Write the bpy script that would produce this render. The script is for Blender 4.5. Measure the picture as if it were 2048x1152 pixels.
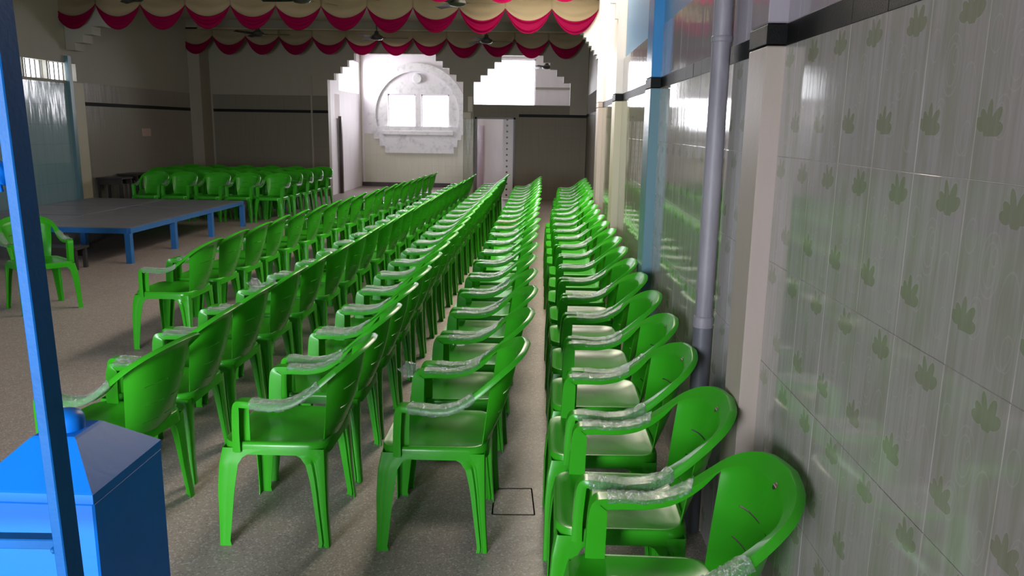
import bpy, bmesh, math, random
from mathutils import Vector, Matrix, noise
random.seed(7)
SC = bpy.context.scene
for o in list(bpy.data.objects): bpy.data.objects.remove(o)
C = SC.collection

# ------------------------------------------------------------------ camera
CAM_H = 1.75
def set_camera():
    yaw, pitch, roll = math.radians(2.0549), math.radians(11.5179), 0.016
    F = Vector((-math.sin(yaw)*math.cos(pitch), math.cos(yaw)*math.cos(pitch), -math.sin(pitch)))
    R = Vector((math.cos(yaw), math.sin(yaw), 0)); U = R.cross(F)
    c, s = math.cos(roll), math.sin(roll)
    R, U = R*c + U*s, U*c - R*s
    cd = bpy.data.cameras.new('camera'); cam = bpy.data.objects.new('camera', cd); C.objects.link(cam)
    cd.sensor_width = 36; cd.lens = 1580/2048*36; cd.clip_end = 200; cd.clip_start = 0.02
    m = Matrix(((R.x, U.x, -F.x, 0), (R.y, U.y, -F.y, 0), (R.z, U.z, -F.z, CAM_H), (0, 0, 0, 1)))
    cam.matrix_world = m
    SC.camera = cam
set_camera()

# ------------------------------------------------------------------ world, lights, exposure
w = bpy.data.worlds.new('sky'); SC.world = w; w.use_nodes = True
bg = w.node_tree.nodes['Background']; bg.inputs[0].default_value = (0.93, 0.95, 1.0, 1); bg.inputs[1].default_value = 3.6
SC.view_settings.view_transform = 'Standard'; SC.view_settings.look = 'None'
SC.view_settings.gamma = 1; SC.view_settings.exposure = 0.14; SC.view_settings.use_curve_mapping = False

def area(name, loc, direction, sx, sy, power, col, spread=180):
    l = bpy.data.lights.new(name, 'AREA'); l.shape = 'RECTANGLE'; l.size = sx; l.size_y = sy; l.energy = power; l.color = col
    o = bpy.data.objects.new(name, l); C.objects.link(o); o.location = loc
    o.rotation_euler = Vector(direction).to_track_quat('-Z', 'Z').to_euler()
    l.spread = math.radians(spread)
    return o
# daylight through the entrance behind the camera
area('entrance_daylight', (-2.55, -4.4, 1.8), (0.18, 1, -0.16), 2.3, 2.1, 350, (0.86, 0.93, 1.0), 120)
# daylight falling through the roof opening beside the right wall
area('roof_opening_daylight', (0.0, 9.9, 4.6), (0.0, 0.0, -1), 1.1, 6.6, 400, (1.0, 0.87, 0.66))
# windows of the far room
area('far_window_daylight', (-3.6, 23.5, 2.4), (0.0, -1, -0.15), 2.0, 1.1, 125, (0.97, 0.95, 1.0))
area('far_big_window_daylight', (-1.15, 23.5, 3.0), (0.0, -1, -0.1), 1.8, 1.2, 100, (0.97, 0.95, 1.0))
area('far_side_window_daylight', (-5.75, 21.7, 3.0), (1, 0, -0.15), 1.8, 0.8, 110, (0.97, 0.94, 1.0))
area('left_window_daylight', (-8.8, 13.1, 2.6), (1, 0, -0.1), 1.8, 0.4, 25, (0.9, 0.96, 1.0))

# ------------------------------------------------------------------ materials
class NT:
    def __init__(s, name):
        s.m = bpy.data.materials.new(name); s.m.use_nodes = True; s.t = s.m.node_tree; s.n = s.t.nodes
        s.b = s.n['Principled BSDF']; s.out = s.n['Material Output']
    def add(s, t, **k):
        n = s.n.new(t)
        for a, v in k.items(): setattr(n, a, v)
        return n
    def put(s, sock, v):
        if v is None: return
        if hasattr(v, 'links'): s.t.links.new(v, sock)
        elif isinstance(v, (tuple, list)) and len(v) == 3 and sock.type == 'RGBA': sock.default_value = (*v, 1)
        else: sock.default_value = v
    def M(s, op, a, b=None, c=None):
        n = s.add('ShaderNodeMath', operation=op)
        for i, v in enumerate((a, b, c)):
            if v is not None: s.put(n.inputs[i], v)
        return n.outputs[0]
    def pos(s):
        g = s.add('ShaderNodeNewGeometry'); x = s.add('ShaderNodeSeparateXYZ'); s.t.links.new(g.outputs['Position'], x.inputs[0])
        return g.outputs['Position'], x.outputs
    def vec(s, x, y, z):
        n = s.add('ShaderNodeCombineXYZ')
        for i, v in enumerate((x, y, z)): s.put(n.inputs[i], v)
        return n.outputs[0]
    def noise(s, vec, scale, detail=3, rough=0.5):
        n = s.add('ShaderNodeTexNoise'); s.put(n.inputs['Vector'], vec); n.inputs['Scale'].default_value = scale
        n.inputs['Detail'].default_value = detail; n.inputs['Roughness'].default_value = rough
        return n.outputs[0]
    def scale(s, v, k):
        n = s.add('ShaderNodeVectorMath', operation='MULTIPLY'); s.put(n.inputs[0], v); n.inputs[1].default_value = k
        return n.outputs[0]
    def mix(s, f, a, b):
        n = s.add('ShaderNodeMix', data_type='RGBA'); s.put(n.inputs[0], f); s.put(n.inputs[6], a); s.put(n.inputs[7], b)
        return n.outputs[2]
    def ramp(s, f, lo, hi):
        n = s.add('ShaderNodeMapRange'); n.interpolation_type = 'SMOOTHSTEP'; s.put(n.inputs[0], f); n.inputs[1].default_value = lo; n.inputs[2].default_value = hi
        return n.outputs[0]
    def bump(s, h, strength, dist, normal=None):
        n = s.add('ShaderNodeBump'); n.inputs['Strength'].default_value = strength; n.inputs['Distance'].default_value = dist
        s.put(n.inputs['Height'], h)
        if normal is not None: s.t.links.new(normal, n.inputs['Normal'])
        return n.outputs[0]
    def set(s, **k):
        names = dict(col='Base Color', rough='Roughness', metal='Metallic', nrm='Normal', spec='Specular IOR Level', coat='Coat Weight', coatr='Coat Roughness', sheen='Sheen Weight', trans='Transmission Weight', alpha='Alpha', emi='Emission Color', emis='Emission Strength', ior='IOR')
        for a, v in k.items(): s.put(s.b.inputs[names[a]], v)
        return s.m

def plain(name, col, rough=0.5, nscale=20, var=0.12, bump=0.05, metal=0.0, spec=0.5, coat=0.0):
    t = NT(name); p, _ = t.pos(); n = t.noise(p, nscale, 4)
    c = t.mix(n, tuple(x*(1-var) for x in col), tuple(min(1, x*(1+var)) for x in col))
    n2 = t.noise(p, nscale*6, 3)
    return t.set(col=c, rough=rough, metal=metal, spec=spec, coat=coat, coatr=0.1, nrm=t.bump(n2, 0.3, bump*0.02))

TH, TW = 0.3346, 0.2075; U0 = 1.412
def floral_tile():
    t = NT('floral_wall_tile'); p, (X, Y, Z) = t.pos()
    M = t.M
    uu = M('MULTIPLY', M('FRACT', M('DIVIDE', M('SUBTRACT', U0+TW*40, Y), TW)), TW)
    vv = M('MULTIPLY', M('FRACT', M('DIVIDE', Z, TH)), TH)
    streak = t.noise(t.scale(p, (0.0, 55.0, 1.6)), 1.0, 5, 0.7)
    big = t.noise(t.scale(p, (0.0, 14.0, 3.0)), 1.0, 3)
    fine = t.noise(t.scale(p, (0.0, 160.0, 9.0)), 1.0, 3)
    base = t.mix(t.ramp(streak, 0.35, 0.65), (0.34, 0.312, 0.29), (0.405, 0.370, 0.37))
    base = t.mix(M('MULTIPLY', t.ramp(big, 0.42, 0.66), 0.5), base, (0.255, 0.265, 0.195))
    base = t.mix(M('MULTIPLY', t.ramp(fine, 0.5, 0.75), 0.18), base, (0.46, 0.43, 0.42))
    # printed scrolls : thin spiral-like rings
    def ring(cu, cv, ru, rv, wd):
        a = M('DIVIDE', M('SUBTRACT', uu, cu), ru); b = M('DIVIDE', M('SUBTRACT', vv, cv), rv)
        d = M('SQRT', M('ADD', M('MULTIPLY', a, a), M('MULTIPLY', b, b)))
        return M('LESS_THAN', M('ABSOLUTE', M('SUBTRACT', d, 1.0)), wd)
    rings = None
    for r in ((.10, .20, .030, .055, .035), (.10, .20, .020, .038, .05), (.108, .215, .009, .016, .12), (.075, .105, .022, .036, .05), (.07, .11, .011, .018, .09),
              (.165, .12, .03, .08, .03), (.03, .24, .018, .03, .06), (.178, .07, .016, .03, .06)):
        v = ring(*r); rings = v if rings is None else M('MAXIMUM', rings, v)
    base = t.mix(M('MULTIPLY', rings, 0.22), base, (0.50, 0.47, 0.47))
    # printed lilies: five petals above a fading calyx
    def flower(cu, cv, tilt, k=1.0):
        f = None
        for ang, dist, L, W in ((-62, .021, .0135, .0088), (-34, .020, .017, .0080), (-3, .024, .0215, .0068), (34, .024, .0185, .0088), (72, .019, .015, .0098), (-15, .006, .018, .0110), (25, .006, .017, .0120)):
            a = math.radians(ang+tilt); sx = 1.15
            px, pz = cu+math.sin(a)*dist*k*sx, cv+math.cos(a)*dist*k
            dx = M('SUBTRACT', uu, px); dz = M('SUBTRACT', vv, pz)
            la = M('ADD', M('MULTIPLY', dx, math.sin(a)/(L*k)), M('MULTIPLY', dz, math.cos(a)/(L*k)))
            lb = M('ADD', M('MULTIPLY', dx, math.cos(a)/(W*k)), M('MULTIPLY', dz, -math.sin(a)/(W*k)))
            e = M('ADD', M('MULTIPLY', la, la), M('MULTIPLY', lb, lb))
            f = e if f is None else M('MINIMUM', f, e)
        return f
    f1 = flower(.038, .080, 4, 1.22); f2 = flower(.150, .275, -14, 1.25)
    f1 = M('ADD', f1, M('MULTIPLY', M('LESS_THAN', vv, .074), 9.0))
    f2 = M('ADD', f2, M('MULTIPLY', M('LESS_THAN', vv, .266), 9.0))
    f = M('MINIMUM', f1, f2)
    out = M('LESS_THAN', M('ABSOLUTE', M('SUBTRACT', f, 1.12)), 0.13)
    base = t.mix(M('MULTIPLY', M('LESS_THAN', f, 1.0), 0.62), base, t.mix(streak, (0.17, 0.195, 0.10), (0.22, 0.245, 0.14)))
    base = t.mix(M('MULTIPLY', out, 0.25), base, (0.42, 0.42, 0.35))
    wav = t.noise(t.scale(p, (0, 9.0, 2.2)), 1.0, 2)
    b = t.bump(wav, 0.05, 0.010); b = t.bump(streak, 0.10, 0.0010, b)
    rough = M('ADD', 0.035, M('MULTIPLY', fine, 0.06))
    return t.set(col=base, rough=rough, nrm=b, spec=0.85)

def gridtile(name, c1, c2, joint, tw, th, rough=0.15, spec=0.5, jd=0.004, bumpy=0.25):
    """ceramic tiling for surfaces too far away for single tiles"""
    t = NT(name); p, (X, Y, Z) = t.pos(); M = t.M
    h = M('ADD', X, Y)
    fu = M('ABSOLUTE', M('SUBTRACT', M('FRACT', M('DIVIDE', M('ADD', h, 50*tw+U0), tw)), 0.5))
    fv = M('ABSOLUTE', M('SUBTRACT', M('FRACT', M('DIVIDE', Z, th)), 0.5))
    j = M('MAXIMUM', M('GREATER_THAN', fu, 0.5-jd/tw), M('GREATER_THAN', fv, 0.5-jd/th))
    st = t.noise(t.scale(t.vec(h, h, Z), (20, 20, 1.5)), 1.0, 4, 0.65)
    c = t.mix(st, c1, c2); c = t.mix(M('MULTIPLY', j, 0.4), c, joint)
    b = t.bump(M('SUBTRACT', 1.0, j), 0.4, 0.002)
    b = t.bump(t.noise(t.scale(t.vec(h, h, Z), (6, 6, 1.6)), 1.0, 2), bumpy, 0.02, b)
    return t.set(col=c, rough=rough, nrm=b, spec=spec)

def painted(name, col, rough=0.6, dirt=(0.35, 0.3, 0.26), amt=0.3, streaky=True):
    t = NT(name); p, _ = t.pos()
    n = t.noise(t.scale(p, (3, 3, 0.6 if streaky else 3)), 2.0, 5, 0.65); n2 = t.noise(p, 40, 3)
    c = t.mix(t.M('MULTIPLY', t.ramp(n, 0.45, 0.8), amt), col, dirt)
    return t.set(col=c, rough=rough, nrm=t.bump(n2, 0.3, 0.003))

def floor_mat():
    t = NT('terrazzo_floor'); p, (X, Y, Z) = t.pos()
    v = t.add('ShaderNodeTexVoronoi'); t.put(v.inputs['Vector'], p); v.inputs['Scale'].default_value = 150
    ch = t.add('ShaderNodeSeparateColor'); t.t.links.new(v.outputs['Color'], ch.inputs[0])
    n = t.noise(p, 1.3, 5, 0.6); n2 = t.noise(p, 14, 4, 0.7)
    base = t.mix(n, (0.27, 0.215, 0.195), (0.38, 0.31, 0.28))
    base = t.mix(t.M('MULTIPLY', n2, 0.4), base, (0.23, 0.195, 0.185))
    base = t.mix(t.M('MULTIPLY', t.M('GREATER_THAN', ch.outputs[0], 0.86), 0.4), base, (0.62, 0.60, 0.58))
    base = t.mix(t.M('MULTIPLY', t.M('LESS_THAN', ch.outputs[1], 0.13), 0.4), base, (0.09, 0.08, 0.075))
    return t.set(col=base, rough=t.M('ADD', 0.36, t.M('MULTIPLY', n2, 0.25)), nrm=t.bump(n2, 0.2, 0.004), spec=0.4)

def green_plastic():
    t = NT('green_plastic'); p, _ = t.pos(); n = t.noise(p, 6, 2)
    tex = t.add('ShaderNodeTexCoord'); n2 = t.noise(tex.outputs['Object'], 380, 2)
    n3 = t.noise(tex.outputs['Object'], 9, 2)
    c = t.mix(n, (0.030, 0.35, 0.012), (0.045, 0.41, 0.016))
    b = t.bump(n2, 0.15, 0.0006); b = t.bump(n3, 0.12, 0.01, b)
    m = t.set(col=c, rough=0.27, nrm=b, spec=0.42)
    tr = t.add('ShaderNodeBsdfTranslucent'); tr.inputs[0].default_value = (0.26, 0.62, 0.010, 1)
    mx = t.add('ShaderNodeMixShader'); mx.inputs[0].default_value = 0.24
    t.t.links.new(t.b.outputs[0], mx.inputs[1]); t.t.links.new(tr.outputs[0], mx.inputs[2]); t.t.links.new(mx.outputs[0], t.out.inputs[0])
    return m

def film(name, tint=(0.95, 0.98, 1.0)):
    t = NT(name); tex = t.add('ShaderNodeTexCoord')
    n = t.noise(tex.outputs['Object'], 55, 4, 0.75); n2 = t.noise(tex.outputs['Object'], 140, 2)
    b = t.bump(n, 1.0, 0.035); b = t.bump(n2, 0.8, 0.008, b)
    t.set(col=tint, rough=0.10, nrm=b, spec=0.9, metal=0.75)
    tp = t.add('ShaderNodeBsdfTransparent'); mx = t.add('ShaderNodeMixShader')
    lw = t.add('ShaderNodeLayerWeight'); lw.inputs[0].default_value = 0.35; t.t.links.new(b, lw.inputs['Normal'])
    f = t.M('ADD', 0.20, t.M('MULTIPLY', lw.outputs['Facing'], 0.42)); f = t.M('ADD', f, t.M('MULTIPLY', t.ramp(n, 0.5, 0.7), 0.35))
    t.t.links.new(f, mx.inputs[0]); t.t.links.new(tp.outputs[0], mx.inputs[1]); t.t.links.new(t.b.outputs[0], mx.inputs[2])
    t.t.links.new(mx.outputs[0], t.out.inputs[0])
    return t.m

def cloth(name, c1, c2, sheen=0.3):
    t = NT(name); tex = t.add('ShaderNodeTexCoord'); n = t.noise(tex.outputs['Object'], 3, 3); n2 = t.noise(tex.outputs['Object'], 220, 2)
    m = t.set(col=t.mix(n, c1, c2), rough=0.6, sheen=0.0, spec=0.12, nrm=t.bump(n2, 0.2, 0.001))
    tr = t.add('ShaderNodeBsdfTranslucent'); tr.inputs[0].default_value = (*c2, 1)
    mx = t.add('ShaderNodeMixShader'); mx.inputs[0].default_value = 0.25
    t.t.links.new(t.b.outputs[0], mx.inputs[1]); t.t.links.new(tr.outputs[0], mx.inputs[2]); t.t.links.new(mx.outputs[0], t.out.inputs[0])
    return m

MT = dict(overlit_white=painted('overlit_pinkish_white', (0.80, 0.74, 0.71), 0.35, (0.7, 0.64, 0.6), 0.3),  # glare of the overexposed upper right wall, put into a pale colour
    floral=floral_tile(), floor=floor_mat(), green=green_plastic(), film=film('clear_film'), film_pink=film('pink_film', (0.95, 0.6, 0.55)),
    grout=plain('grout', (0.52, 0.48, 0.45), 0.8),
    black=plain('black_glazed_border', (0.008, 0.008, 0.008), 0.45, 60, 0.5, 0.3, 0.0, 0.12),
    upper=gridtile('lilac_upper_tile', (0.30, 0.265, 0.31), (0.37, 0.33, 0.37), (0.36, 0.34, 0.34), TW, TH, 0.07, 0.7, 0.003, 0.12),
    midtile=gridtile('floral_tile_distant', (0.27, 0.27, 0.21), (0.38, 0.36, 0.31), (0.42, 0.40, 0.36), TW, TH, 0.05, 0.8, 0.003, 0.12),
    backtile=gridtile('olive_grey_tile', (0.165, 0.143, 0.112), (0.20, 0.175, 0.135), (0.13, 0.12, 0.10), 0.2, 0.3, 0.55, 0.2),
    lefttile=gridtile('fawn_tile', (0.25, 0.22, 0.19), (0.30, 0.27, 0.23), (0.16, 0.145, 0.12), 0.1, 0.1, 0.3, 0.4, 0.003),
    bluetile=gridtile('pale_blue_tile', (0.20, 0.32, 0.37), (0.26, 0.38, 0.43), (0.15, 0.23, 0.27), TW*1.2, TH, 0.12),
    yellowtile=gridtile('pale_yellow_tile', (0.62, 0.60, 0.48), (0.70, 0.67, 0.56), (0.5, 0.48, 0.4), 0.2, 0.3, 0.3),
    olivetile=gridtile('olive_yellow_tile', (0.22, 0.19, 0.09), (0.29, 0.25, 0.13), (0.2, 0.18, 0.1), 0.12, 0.12, 0.3),
    pinktile=gridtile('lilac_pink_tile', (0.45, 0.33, 0.40), (0.55, 0.42, 0.50), (0.7, 0.6, 0.65), 0.3, 0.45, 0.2),
    wallpaint=painted('off_white_wall_paint', (0.37, 0.35, 0.30)), greypaint=painted('grey_beam_paint', (0.29, 0.255, 0.20)),
    ceil=painted('ceiling_whitewash', (0.50, 0.47, 0.41), 0.7, (0.3, 0.36, 0.3), 0.3, False),
    white=painted('white_far_room_paint', (0.82, 0.78, 0.82), 0.6, (0.6, 0.56, 0.6), 0.3),
    marble=painted('white_grey_marble', (0.80, 0.79, 0.80), 0.3, (0.42, 0.42, 0.45), 0.7, False),
    pilaster=painted('pinkish_plaster', (0.40, 0.325, 0.30), 0.45, (0.34, 0.29, 0.22), 0.7),
    tan=painted('yellowish_plaster', (0.52, 0.46, 0.34), 0.45, (0.5, 0.42, 0.3), 0.4),
    bluepil=painted('blue_gloss_paint', (0.05, 0.25, 0.55), 0.25, (0.03, 0.18, 0.4), 0.3),
    tealpil=painted('dusty_teal_paint', (0.12, 0.23, 0.28), 0.28, (0.2, 0.26, 0.28), 0.4),
    bluewall=painted('blue_wall_paint', (0.13, 0.30, 0.52), 0.3, (0.2, 0.35, 0.5), 0.3),
    pipe=painted('grey_paint_pipe', (0.27, 0.25, 0.285), 0.5, (0.12, 0.11, 0.14), 0.8),
    gate=plain('blue_enamel', (0.0, 0.135, 0.56), 0.42, 8, 0.10, 0.05, 0.0, 0.4, 0.0),
    gatedull=plain('deep_blue_enamel', (0.0, 0.085, 0.30), 0.5, 14, 0.2, 0.1, 0.0, 0.25),  # deeper, less glossy blue for the near upright and rails
    stageblue=plain('stage_blue_enamel', (0.015, 0.12, 0.36), 0.4, 10, 0.2, 0.2),
    stagetop=plain('grey_plywood_deck', (0.17, 0.165, 0.20), 0.42, 4, 0.25, 0.2),
    darkwood=plain('dark_stained_wood', (0.025, 0.02, 0.018), 0.45, 12, 0.3, 0.2),
    darkmetal=plain('dark_fan_metal', (0.03, 0.027, 0.026), 0.4, 12, 0.2, 0.1),
    doorwood=painted('dark_brown_door_paint', (0.05, 0.03, 0.03), 0.4, (0.15, 0.1, 0.09), 0.4),
    cream=cloth('cream_drape', (0.50, 0.41, 0.27), (0.58, 0.48, 0.33)), crimson=cloth('crimson_drape', (0.34, 0.001, 0.060), (0.46, 0.002, 0.100)),
    paper=plain('faded_print', (0.55, 0.38, 0.33), 0.7), glassmilk=None,
    sticker=None, dots=None)

def sticker_mat():
    t = NT('round_sticker'); tex = t.add('ShaderNodeTexCoord'); s = t.add('ShaderNodeSeparateXYZ'); t.t.links.new(tex.outputs['Object'], s.inputs[0])
    # two pale bars across a dusky pink disc
    z = t.M('ABSOLUTE', t.M('SUBTRACT', s.outputs[2], 0.8065))
    bar = t.M('LESS_THAN', t.M('ABSOLUTE', t.M('SUBTRACT', z, 0.0040)), 0.0011)
    n = t.noise(tex.outputs['Object'], 500, 2)
    c = t.mix(t.ramp(n, 0.4, 0.6), (0.30, 0.10, 0.13), (0.42, 0.2, 0.22)); c = t.mix(t.M('GREATER_THAN', z, 0.0052), c, (0.07, 0.06, 0.05))
    return t.set(col=t.mix(bar, c, (0.8, 0.72, 0.72)), rough=0.4)
MT['sticker'] = sticker_mat()
def bulbmat():
    t = NT('daylight_glass'); return t.set(col=(0.9, 0.9, 0.9), rough=0.1, trans=0.9)
def frosted():
    t = NT('window_glass'); t.set(col=(1, 1, 1), rough=0.05)
    g = t.add('ShaderNodeBsdfGlass'); tp = t.add('ShaderNodeBsdfTransparent'); gl = t.add('ShaderNodeBsdfGlossy'); gl.inputs[1].default_value = 0.05
    mx = t.add('ShaderNodeMixShader'); mx.inputs[0].default_value = 0.08
    t.n.remove(g); t.t.links.new(tp.outputs[0], mx.inputs[1]); t.t.links.new(gl.outputs[0], mx.inputs[2]); t.t.links.new(mx.outputs[0], t.out.inputs[0])
    return t.m
MT['glass'] = frosted()

# ------------------------------------------------------------------ mesh helpers
def bm_obj(name, bm, mat, parent=None, smooth=False, auto=None):
    me = bpy.data.meshes.new(name)
    bmesh.ops.recalc_face_normals(bm, faces=bm.faces)
    bm.to_mesh(me); bm.free()
    if smooth:
        me.polygons.foreach_set('use_smooth', [True]*len(me.polygons))
        if auto:
            try: me.set_sharp_from_angle(angle=math.radians(auto))
            except Exception: pass
    if mat: me.materials.append(MT[mat] if isinstance(mat, str) else mat)
    o = bpy.data.objects.new(name, me); C.objects.link(o)
    if parent: o.parent = parent
    return o
def add_box(bm, x0, x1, y0, y1, z0, z1, bev=0.0):
    r = bmesh.ops.create_cube(bm, size=1); vs = r['verts']
    bmesh.ops.scale(bm, vec=(x1-x0, y1-y0, z1-z0), verts=vs)
    bmesh.ops.translate(bm, vec=((x0+x1)/2, (y0+y1)/2, (z0+z1)/2), verts=vs)
    if bev > 0:
        es = list({e for v in vs for e in v.link_edges})
        bmesh.ops.bevel(bm, geom=es, offset=bev, segments=1, affect='EDGES')
def box(name, b, mat, parent=None, bev=0.0):
    bm = bmesh.new(); add_box(bm, *b, bev); return bm_obj(name, bm, mat, parent)
def boxes(name, bs, mat, parent=None, bev=0.0):
    bm = bmesh.new()
    for b in bs: add_box(bm, *b, bev)
    return bm_obj(name, bm, mat, parent)
def struct(o): o['kind'] = 'structure'; return o
def empty(name, loc=(0, 0, 0), rz=0):
    o = bpy.data.objects.new(name, None); C.objects.link(o); o.location = loc; o.rotation_euler = (0, 0, rz); o.empty_display_size = 0.1; return o
def tag(o, label, cat, group=None):
    o['label'] = label; o['category'] = cat
    if group: o['group'] = group
    return o
def add_cyl(bm, p0, p1, r0, r1=None, seg=20, caps=True):
    p0, p1 = Vector(p0), Vector(p1); r1 = r0 if r1 is None else r1
    q = (p1-p0).to_track_quat('Z', 'Y')
    def ringv(p, r): return [bm.verts.new(p + q @ Vector((math.cos(a)*r, math.sin(a)*r, 0))) for a in (2*math.pi*i/seg for i in range(seg))]
    a, b = ringv(p0, r0), ringv(p1, r1)
    for i in range(seg): bm.faces.new((a[i], a[(i+1) % seg], b[(i+1) % seg], b[i]))
    if caps: bm.faces.new(a[::-1]); bm.faces.new(b)
def add_lathe(bm, c, prof, seg=24):
    rings = []
    for r, z in prof:
        rings.append([bm.verts.new((c[0]+math.cos(2*math.pi*i/seg)*r, c[1]+math.sin(2*math.pi*i/seg)*r, c[2]+z)) for i in range(seg)])
    for a, b in zip(rings, rings[1:]):
        for i in range(seg): bm.faces.new((a[i], a[(i+1) % seg], b[(i+1) % seg], b[i]))
    bm.faces.new(rings[0][::-1]); bm.faces.new(rings[-1])
def grid_faces(bm, G, closed=False):
    for a, b in zip(G, G[1:]):
        n = len(a)
        for i in range(n if closed else n-1): bm.faces.new((a[i], a[(i+1) % n], b[(i+1) % n], b[i]))
def extrude_poly(bm, pts, axis, a, b):
    """closed outline pts (u,z) extruded along an axis from a to b"""
    mk = (lambda u, z, k: (k, u, z)) if axis == 'x' else (lambda u, z, k: (u, k, z))
    A = [bm.verts.new(mk(u, z, a)) for u, z in pts]; B = [bm.verts.new(mk(u, z, b)) for u, z in pts]
    n = len(pts)
    for i in range(n): bm.faces.new((A[i], A[(i+1) % n], B[(i+1) % n], B[i]))
    bm.faces.new(A[::-1]); bm.faces.new(B)

# ------------------------------------------------------------------ room shell
WX = 0.74; WF = 1.03; WL = -8.4; YB = 19.5; ZC = 4.1; Y0 = -1.6
# floor
fl = struct(box('floor', (WL-0.3, 1.3, Y0-1.0, 23.3, -0.15, 0), 'floor'))
bm = bmesh.new()   # cut-and-mended square in the terrazzo
pq = [(-0.195, 3.35), (0.0, 3.36), (-0.018, 3.63), (-0.2, 3.615)]
for k in range(4):
    a, b = Vector(pq[k]), Vector(pq[(k+1) % 4]); d = (b-a).normalized(); nrm = Vector((-d.y, d.x))*0.003
    vs = [bm.verts.new((*(a+nrm), 0.002)), bm.verts.new((*(a-nrm), 0.002)), bm.verts.new((*(b-nrm), 0.002)), bm.verts.new((*(b+nrm), 0.002))]
    bm.faces.new(vs)
bmesh.ops.solidify(bm, geom=bm.faces[:], thickness=0.004)
bm_obj('mended_square', bm, plain('dark_mortar', (0.16, 0.14, 0.13), 0.7), fl)

# ceiling with the roof opening by the right wall
HX0, HX1, HY0, HY1 = -0.6, 0.7, 6.4, 13.4
struct(boxes('ceiling', [(WL-.3, HX0, Y0, 23.3, ZC, ZC+.15), (HX1, 1.3, Y0, 23.3, ZC, ZC+.15), (HX0, HX1, Y0, HY0, ZC, ZC+.15), (HX0, HX1, HY1, 23.3, ZC, ZC+.15)], 'ceil'))
struct(boxes('trim_1', [(WL, WX, 14.05, 14.35, 3.82, ZC)], 'ceil'))
struct(boxes('trim_2', [(WL, WF, 19.0, 19.3, 3.82, ZC)], 'greypaint'))
struct(boxes('trim_3', [(WL, HX0, 10.55, 10.85, 3.82, ZC)], 'ceil'))

# right wall : body behind the tiles
BZ = 6*TH; BT = BZ+0.068
wr = struct(box('wall_right', (WX+.0026, WX+.25, Y0, 11.0, 0, ZC), 'grout'))
TY1 = U0 + TW*19; TY0 = U0 - TW*4
def piece(y0, y1, z0, z1, th=0.0, g=0.0007):
    bm = bmesh.new(); a, b = (y1-y0)/2-g, (z1-z0)/2-g
    add_box(bm, -0.007, 0.006, -a, a, -b, b, 0.0008)
    return bm
tile_me = bm_obj('wall_tile', piece(0, TW, 0, TH), 'floral', wr); first = True
def put(me_o, name, y, z, jitter=True):
    global first
    o = me_o.copy() if me_o.get('_used') else me_o
    if o is not me_o: C.objects.link(o)
    me_o['_used'] = 1
    o.name = name; o.parent = wr
    o.location = (WX+.007+random.uniform(-.0006, .0006), y, z)
    o.rotation_euler = (0, random.uniform(-.0012, .0012), random.uniform(-.0012, .0012))
    return o
nk = int(round((TY1-TY0)/TW))
for k in range(nk):
    for r in range(6):
        put(tile_me, 'wall_tile', TY0+TW*(k+.5), TH*(r+.5))
bt = bm_obj('border_tile', piece(0, TW, 0, .068), 'black', wr)
for k in range(nk): put(bt, 'border_tile', TY0+TW*(k+.5), BZ+.034)
ut = bm_obj('upper_tile', piece(0, TW, 0, .32), 'upper', wr)
for k in range(nk): put(ut, 'upper_tile', TY0+TW*(k+.5), BT+.16)
UZ = BT+.32
for o in (tile_me, bt, ut):
    if '_used' in o: del o['_used']
for o in wr.children:
    if '_used' in o: del o['_used']
box('tiled_face', (WX, WX+.008, TY1, 11.0, 0, BZ), 'midtile', wr)
box('border_strip', (WX-.001, WX+.008, TY1, 11.0, BZ+.002, BT-.002), 'black', wr)
box('tiled_face', (WX, WX+.008, TY1, 11.0, BT, UZ), 'upper', wr)
boxes('tiled_face', [(WX, WX+.008, Y0, TY0-.001, 0, UZ)], 'midtile', wr)
box('painted_face', (WX+.0015, WX+.008, Y0, 7.6, UZ, ZC), 'bluewall', wr)
box('painted_face', (WX+.0015, WX+.008, 7.6, 11.0, UZ, ZC), 'overlit_white', wr)  # coloured near white so this brightly lit stretch looks blown out
# pilasters
def pil(y0, y1, p, lo, hi, band='black'):
    box('pilaster', (WX-p, WX+.006, y0, y1, 0, BZ), lo, wr, 0.004)
    box('pilaster_band', (WX-p-.001, WX+.006, y0-.001, y1+.001, BZ+.004, BT-.004), band, wr, 0.002)
    box('pilaster', (WX-p, WX+.006, y0, y1, BT, ZC), hi, wr, 0.004)
pil(2.56, 2.77, .06, 'pilaster', 'upper')
pil(5.23, 5.50, .062, 'tealpil', 'bluepil')
pil(7.75, 8.1, .065, 'tan', 'overlit_white')
pil(10.25, 10.65, .055, 'pilaster', 'overlit_white', 'pilaster')
# far recessed part of the right wall
wf = struct(box('wall_right_rear', (WF+.006, WF+.25, 11.0, 23.0, 0, ZC), 'greypaint'))
struct(box('wall_right_return', (WX, WF+.25, 10.9, 11.06, 0, ZC), 'greypaint'))
box('tiled_face', (WF, WF+.006, 11.06, 23, 0, BZ), 'backtile', wf)
box('border_strip', (WF-.002, WF+.006, 11.06, 23, BZ, BT), 'black', wf)
box('tiled_face', (WF, WF+.006, 11.06, 23, BT, UZ+.1), 'upper', wf)

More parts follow.
